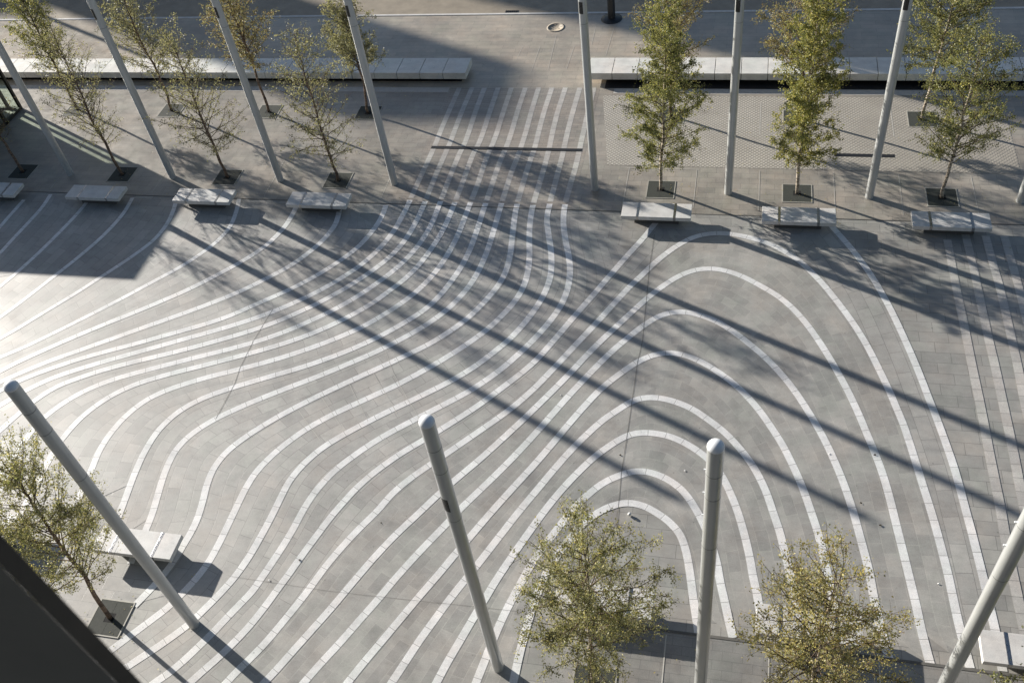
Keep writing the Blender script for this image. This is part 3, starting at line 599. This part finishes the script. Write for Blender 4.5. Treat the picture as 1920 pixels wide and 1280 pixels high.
# ------------------------------------------------------------------ birch trees
def make_tree(label, x, y, h, seed, leaf, bark, leaves=2600, rmax=1.35, zb=1.25, lean=0.0, leafsize=.058, top=.55, up0=.25, name='birch_tree'):
    rn = random.Random(seed)
    t = thing(name, label, 'tree', (x, y, 0), 'young birch trees on the plaza')
    pts, rads = [], []; n = 16; ox = oy = 0.0
    for i in range(n+1):
        u = i/n; z = -.05 + u*(h*.96)
        pts.append(Vector((ox, oy, z))); rads.append(.056*(1-u)**.75+.006)
        ox += rn.gauss(0, .026)+lean*.03; oy += rn.gauss(0, .026)
    mb = MB(); mb.tube(pts, rads, 8); mb.build('trunk', bark, t)
    def tp(z):
        f = (z+.05)/(h*.96)*n; i = max(0, min(n-1, int(f))); return pts[i].lerp(pts[i+1], f-i)
    br, lf = MB(), MB()
    nb = int(40+h*4.5); tw = []
    for b in range(nb):
        u = ((b+rn.random())/nb)**1.12; z = zb + u*(h*.94-zb)
        p = tp(z); az = b*2.399+rn.gauss(0, .45)
        prof = min(1.0, .60+2.2*u)*(1-u)**top
        L = rmax*prof*rn.uniform(.72, 1.08)+.16
        up = rn.uniform(up0, up0+.5)+.35*u
        d = Vector((math.cos(az), math.sin(az), up)).normalized()
        bp = [p]; ns = 5
        for k in range(ns):
            d = (d + Vector((rn.gauss(0,.16), rn.gauss(0,.16), rn.gauss(.05,.10)))).normalized(); bp.append(bp[-1]+d*(L*1.1/ns))
        r0 = .007+.010*prof
        br.tube(bp, [r0*(1-.78*k/ns) for k in range(ns+1)], 4, cap=False)
        m = max(4, int(L*15)); w0 = rn.uniform(.6, 1.15)
        for k in range(m):
            f = rn.uniform(.16, 1.0)*(len(bp)-1); i = min(len(bp)-2, int(f)); a = bp[i].lerp(bp[i+1], f-i)
            d2 = (Vector((rn.gauss(0,1), rn.gauss(0,1), rn.gauss(.2,.7)))+d*.5).normalized()
            l = rn.uniform(.12, .42)*min(1, .55+L)
            e = a+d2*l; e.z -= rn.uniform(0, .10)
            br.tube([a, a.lerp(e,.5)+Vector((0,0,.02)), e], [.004,.003,.002], 3, cap=False)
            tw.append((a, e, w0*(.25+rn.random()**1.6)))
    wsum = sum(w for _,_,w in tw)
    for a, e, w in tw:
        k = leaves*w/wsum; k = int(k)+(1 if rn.random() < k-int(k) else 0)
        for _ in range(k):
            c = a.lerp(e, rn.uniform(.05, 1.12)) + Vector((rn.gauss(0,.04), rn.gauss(0,.04), rn.gauss(-.015,.04)))
            nrm = Vector((rn.gauss(0,1), rn.gauss(0,1), rn.gauss(.3,.8))).normalized()
            ax = Matrix.Rotation(rn.uniform(0, 2*PI), 3, nrm) @ nrm.orthogonal().normalized()
            q = leafsize*rn.uniform(.6, 1.35); bi = nrm.cross(ax)
            lf.quad(c-ax*q*.5, c+bi*q*.33-nrm*q*.07, c+ax*q*.55, c-bi*q*.33-nrm*q*.07)
    br.build('branches', M['twig'], t)
    lf.build('crown', leaf, t)
    return t
T = [ # label, x, y, height, seed, leaf, bark, leaves, radius, crown base, lean, leaf size, top taper, branch rise
 ('sparse shaded birch beside the pavilion at the left edge', FX[0], 27.078, 6.0, 11, 'leaf_brown', 'bark', 1800, 1.1, 1.6, -.2, .055, .5, .3),
 ('sparse birch with bare lower trunk behind the bench in the pavilion shadow', FX[1], 27.078, 6.6, 12, 'leaf_olive', 'bark', 6200, 1.8, 1.4, -.4, .052, .42, .55),
 ('olive birch with flat low branches behind the first sunlit bench', FX[2], 27.078, 6.6, 13, 'leaf_olive', 'bark', 7000, 2.1, 1.2, -.2, .054, .50, .12),
 ('olive birch behind the bench just left of the walkway', FX[3], 27.078, 6.5, 14, 'leaf_olive', 'bark', 7600, 1.9, .9, 0, .054, .48, .3),
 ('full green and yellow birch behind the bright bench right of the walkway', FX[4], 27.078, 7.3, 15, 'leaf_mixed', 'birch', 38000, 1.85, 1.0, 0, .050, .34, .35),
 ('slim golden green columnar birch behind the bench in the right middle', FX[5], 27.078, 7.4, 16, 'leaf_golden_green', 'birch', 32000, 1.42, 1.0, 0, .055, .28, .45),
 ('birch with a long bare pale trunk behind the last bench at the right edge', FX[6], 27.078, 6.2, 17, 'leaf_mixed', 'birch', 19000, 2.05, 1.4, 0, .050, .45, .35),
 ('dark green rear row birch at the upper left corner', RX[0], 31.6, 6.2, 21, 'leaf_green', 'bark', 13000, 1.6, 2.0, 0, .056, .4, .4),
 ('grey green rear row birch second from the left, before the sunlit long bench', RX[1], 31.6, 6.4, 22, 'leaf_olive', 'bark', 9500, 2.0, 1.6, 0, .056, .5, .4),
 ('brownish dense rear row birch with a thin bare trunk left of the walkway', RX[2], 31.6, 6.2, 23, 'leaf_brown', 'bark', 12500, 1.75, 2.0, 0, .054, .4, .45),
 ('olive rear row birch beside the mast at the left of the walkway', RX[3], 31.6, 4.85, 24, 'leaf_olive', 'bark', 14000, 1.5, 1.9, 0, .056, .4, .4),
 ('dark rear row birch showing behind the first tree right of the walkway', RX[4], 31.6, 7.0, 25, 'leaf_brown', 'bark', 12000, 1.9, 1.9, 0, .054, .5, .35),
 ('red brown rear row birch behind the golden green tree', RX[5], 31.6, 7.0, 26, 'leaf_brown', 'bark', 18000, 2.1, 1.7, 0, .054, .5, .3),
 ('green rear row birch with white trunk at the upper right', RX[6], 31.6, 7.2, 27, 'leaf_green', 'birch', 24000, 1.95, 2.0, 0, .056, .4, .3),
 ('grey green birch at the lower left in front of a bench end', NX[0], 8.86, 6.9, 31, 'leaf_pale', 'bark', 28000, 2.1, 1.8, 1.3, .044, .36, .4),
 ('rounded yellow green birch at the lower middle hiding a bench', NX[1], 8.86, 6.3, 32, 'leaf_pale', 'birch', 36000, 1.78, 1.5, 0, .041, .22, .12),
 ('golden autumn birch at the lower right hiding a bench', NX[2], 8.86, 6.6, 33, 'leaf_gold', 'birch', 23000, 1.75, 1.5, 0, .043, .26, .15),
 ('green birch whose crown just enters the lower right corner', NX[3], 8.86, 6.9, 34, 'leaf_green', 'birch', 17000, 2.35, 1.6, 0, .056, .45, .3)]
for l, x, y, h, sd, lf, bk, nl, rm, zb, ln, ls, tp_, u0 in T: make_tree(l, x, y, h, sd, M[lf], M[bk], nl, rm, zb, ln, ls, tp_, u0)

# ------------------------------------------------------------------ glazed pavilion at the left edge
t = thing('glass_pavilion', 'corner of a dark framed glazed pavilion at the left edge of the picture', 'pavilion', (-31.55, 31.67, 0))
def post(x, y, s=.06, z1=2.83): 
    mb = MB(); mb.box(x-s, x+s, y-s, y+s, -.02, z1); mb.build('post', M['bronze'], t)
for x in (-.06, -.70, -1.38): post(x, -.06)
for y in (-1.25, -2.45, -3.65, -4.85): post(-.06, y)
mb = MB(); mb.box(-.13, .0, -4.78, -.13, .0, .14); pass; mb.build('rail', M['bronze'], t)
mb = MB(); mb.box(-1.31, -.13, -.12, .0, .0, .08); mb.build('rail', M['bronze'], t)
mb = MB(); mb.box(-8.4, .06, -5.0, .04, 2.84, 4.05, .02); mb.build('roof', M['fascia'], t)
mb = MB(); mb.box(-8.3, -1.45, -.2, -.02, -.02, 2.83); mb.build('wall', M['fascia'], t)
mb = MB(); mb.box(-8.3, -.13, -4.95, -4.80, -.02, 2.83); mb.build('wall', M['fascia'], t)
mb = MB(); mb.box(-8.38, -8.31, -4.95, -.02, -.02, 2.83); mb.build('wall', M['fascia'], t)
mb = MB(); mb.quad((-.64,-.06,.08),(-.12,-.06,.08),(-.12,-.06,2.83),(-.64,-.06,2.83)); mb.build('pane', M['glass'], t)
mb = MB(); mb.quad((-1.32,-.06,.08),(-.76,-.06,.08),(-.76,-.06,2.83),(-1.32,-.06,2.83)); mb.build('pane', M['glass'], t)
for y0, y1 in ((-1.19,-.12),(-2.39,-1.31),(-3.59,-2.51),(-4.79,-3.71)):
    mb = MB(); mb.quad((-.06,y0,.14),(-.06,y1,.14),(-.06,y1,2.83),(-.06,y0,2.83)); mb.build('pane', M['glass'], t)

# ------------------------------------------------------------------ street lamps
def street_lamp(label, loc):
    t = thing('street_lamp', label, 'street lamp', loc)
    mb = MB(); mb.lathe([(0,.07),(.24,.07),(.30,.05),(.46,.04),(.48,.0)][::-1], 28); mb.build('base_flange', M['steel_dark'], t)
    mb = MB(); mb.lathe([(.17,.05),(.165,.9),(.14,1.0),(.12,8.0),(0,8.02)], 24); mb.build('post', M['steel_dark'], t)
    mb = MB(); mb.tube([(0,0,7.8),(.3,0,8.3),(1.0,0,8.45)], [.06,.05,.04], 10); a = mb.build('arm', M['steel_dark'], t)
    mb = MB(); mb.box(.8, 1.6, -.16, .16, 8.36, 8.5, .04); mb.build('lamp_head', M['steel_dark'], a)
street_lamp('foot of a thick dark street lamp post in shade at the top edge', (-5.70, 39.10, 0))
street_lamp('dark street lamp beyond the upper left corner casting a thin shadow band', (-48.2, 46.4, 0))

# ------------------------------------------------------------------ buildings around the square
def prism(poly, h, dx, dy):
    mb = MB(); n = len(poly)
    for z in (-.2, h):
        for x, y in poly: mb.v.append((x+dx, y+dy, z))
    mb.face(list(range(n))[::-1]); mb.face(list(range(n, 2*n)))
    for i in range(n): j = (i+1) % n; mb.face((i, j, n+j, n+i))
    return mb
HB = 30.0
def block(label, shadow_poly):
    t = thing('city_building', label, 'building', (shadow_poly[0][0]-SX*HB, shadow_poly[0][1]-SY*HB, 0))
    q = [(x-shadow_poly[0][0], y-shadow_poly[0][1]) for x, y in shadow_poly]
    prism(q, HB-.3, 0, 0).build('wall', M['tower'], t)
    mb = prism([(x, y) for x, y in q], HB, 0, 0); mb.v = [(x, y, HB-.298 if z < 0 else HB) for x, y, z in mb.v]; mb.build('roof', M['fascia'], t)
block('slim tower beyond the upper left, throwing the broad shadow over the long bench', [(-15.6,30.9),(-8.55,30.9),(-8.55,35.0),(-15.6,35.0)])
block('wide office block beyond the top edge, shading the upper right corner', [(-14.5,41.9),(16,28.9),(26,52),(-4.5,65)])
block('low wide block beyond the upper left corner, shading the road there', [(-62,39.95),(-35.7,39.95),(-35.7,62),(-62,62)])

# the building the picture is taken from: its window jamb shows at the lower left
t = thing('window_jamb', 'black edged dark grey window jamb across the lower left corner', 'window frame', (0, 0, 0))
CZ = 21.3664
def az(a, d): return (math.sin(math.radians(a))*d, math.cos(math.radians(a))*d)
(ax, ay), (bx, by) = az(-60.95, .50), az(-62.33, .4904)
def vprism(pts, z0, z1, name, mat):
    mb = prism(pts, 1, 0, 0); mb.v = [(x, y, z0 if z < 0 else z1) for x, y, z in mb.v]; mb.build(name, mat, t)
vprism([(ax, ay), (ax*1.12, ay*1.12), (bx*1.12, by*1.12), (bx, by)], CZ-1.15, CZ+1.4, 'gasket', M['gasket'])
vprism([(bx-.001, by+.0004), (bx*1.1-.001, by*1.1), (bx-.6, by*1.1-.05), (bx-.6, by-.08)], CZ-1.15, CZ+1.4, 'jamb_panel', M['jamb'])
t2 = thing('office_building', 'facade of the building below the window the picture is taken from', 'building', (0, 0, 0))
mb = MB(); mb.box(-30, 30, -12, .16, -.2, CZ-1.2); mb.build('wall', M['wallb'], t2)

# ------------------------------------------------------------------ small things lying on the paving
t = tag(MB().build('x', None), '', '') if False else None
mb = MB(); mb.lathe([(0,0),(.035,.012),(.05,.05),(.035,.088),(0,.10)], 14); o = mb.build('small_ball', M['white']); o.location = (-2.07, 13.52, .012); tag(o, 'small white ball lying inside the smallest arched stripe', 'ball')
lit_lab = ['pale paper scrap lying between arched stripes just left of the near mast top', 'pale paper scrap lying between two stripes at the lower right', 'dark dry leaf lying on a white stripe right of the near mast top',
           'dark dry leaf beside a stripe right of the near mast top', 'dark dry leaf lying at the tip of a mast shadow', 'dark dry leaf lying on a white stripe in the lower left middle', 'tiny dark leaf left of the near middle mast',
           'dark dry leaf near the long pale joint at the lower left', 'small dark leaf left of the second smallest arch', 'pale scrap beside a stripe right of the near mast', 'tiny pale scrap between stripes in the middle']
rn = random.Random(3)
for i, ((x, y), l) in enumerate(zip(LITTER, lit_lab)):
    pale = 'pale' in l; s = .028 if 'tiny' not in l else .024
    mb = MB(); pts = []
    for k in range(7):
        a = 2*PI*k/7; r = s*rn.uniform(.6, 1.1); pts.append((r*math.cos(a)*1.25, r*math.sin(a), rn.uniform(.012, .035)))
    n = len(mb.v); mb.v += pts + [(0, 0, .03)]
    for k in range(7): mb.face((k, (k+1) % 7, 7))
    o = mb.build('paper_scrap' if pale else 'fallen_leaf', M['white'] if pale else M['brownleaf']); o.location = (x, y, 0)
    tag(o, l, 'litter' if pale else 'leaf')

mb = MB(); rn = random.Random(77)
for (tx, ty) in [(x, 27.078) for x in FX] + [(x, 31.6) for x in RX] + [(x, 8.86) for x in NX]:
    for _ in range(34):
        a = rn.uniform(0, 2*PI); r = abs(rn.gauss(0, 1.5))+.1; cx, cy = tx+r*math.cos(a)+.5, ty+r*math.sin(a)-.2
        w = rn.uniform(0, PI); q = rn.uniform(.018, .032); c_, s_ = math.cos(w)*q, math.sin(w)*q; z = .024
        mb.quad((cx-c_, cy-s_, z), (cx+s_*.5, cy-c_*.5, z+.008), (cx+c_, cy+s_, z+.004), (cx-s_*.5, cy+c_*.5, z+.008))
o = mb.build('fallen_leaf_litter', M['leaf_gold']); o['kind'] = 'stuff'; tag(o, 'tiny fallen leaves scattered on the paving around the tree grates', 'leaves')

# ------------------------------------------------------------------ camera, sun, sky
cam = bpy.data.cameras.new('camera'); co = bpy.data.objects.new('camera', cam); COL.objects.link(co)
r = Vector((0.9744353, 0.1922660, -0.1162308)); u = Vector((-0.0629004, 0.7301220, 0.6804156)); f = Vector((-0.2156834, 0.6557101, -0.7235503))
mw = Matrix((r, u, -f)).transposed().to_4x4(); mw.translation = Vector((0, 0, 21.36643)); co.matrix_world = mw
cam.sensor_width = 36; cam.lens = 33.3678; cam.clip_start = .05; cam.clip_end = 3000
cam.dof.use_dof = True; cam.dof.focus_distance = 30; cam.dof.aperture_fstop = 9
sc.camera = co
sl = bpy.data.lights.new('sun', 'SUN'); so = bpy.data.objects.new('sun', sl); COL.objects.link(so)
sl.energy = 8.5; sl.angle = math.radians(.53); sl.color = (1.0, .945, .86)
so.rotation_euler = (-SUN).to_track_quat('-Z', 'Y').to_euler(); so.location = SUN*100
w = bpy.data.worlds.new('World'); sc.world = w; w.use_nodes = True
nt = w.node_tree; nt.nodes.clear()
sky = nt.nodes.new('ShaderNodeTexSky'); sky.sky_type = 'NISHITA'; sky.sun_disc = False
sky.sun_elevation = math.asin(SUN.z); sky.sun_rotation = math.atan2(SUN.x, SUN.y); sky.air_density = 1.0; sky.dust_density = 1.1; sky.ozone_density = 2.0
bg = nt.nodes.new('ShaderNodeBackground'); bg.inputs[1].default_value = .10
wo = nt.nodes.new('ShaderNodeOutputWorld'); nt.links.new(sky.outputs[0], bg.inputs[0]); nt.links.new(bg.outputs[0], wo.inputs[0])
sc.view_settings.view_transform = 'Standard'; sc.view_settings.look = 'None'; sc.view_settings.exposure = 0; sc.view_settings.gamma = 1
sc.cycles.max_bounces = 6; sc.cycles.transparent_max_bounces = 8
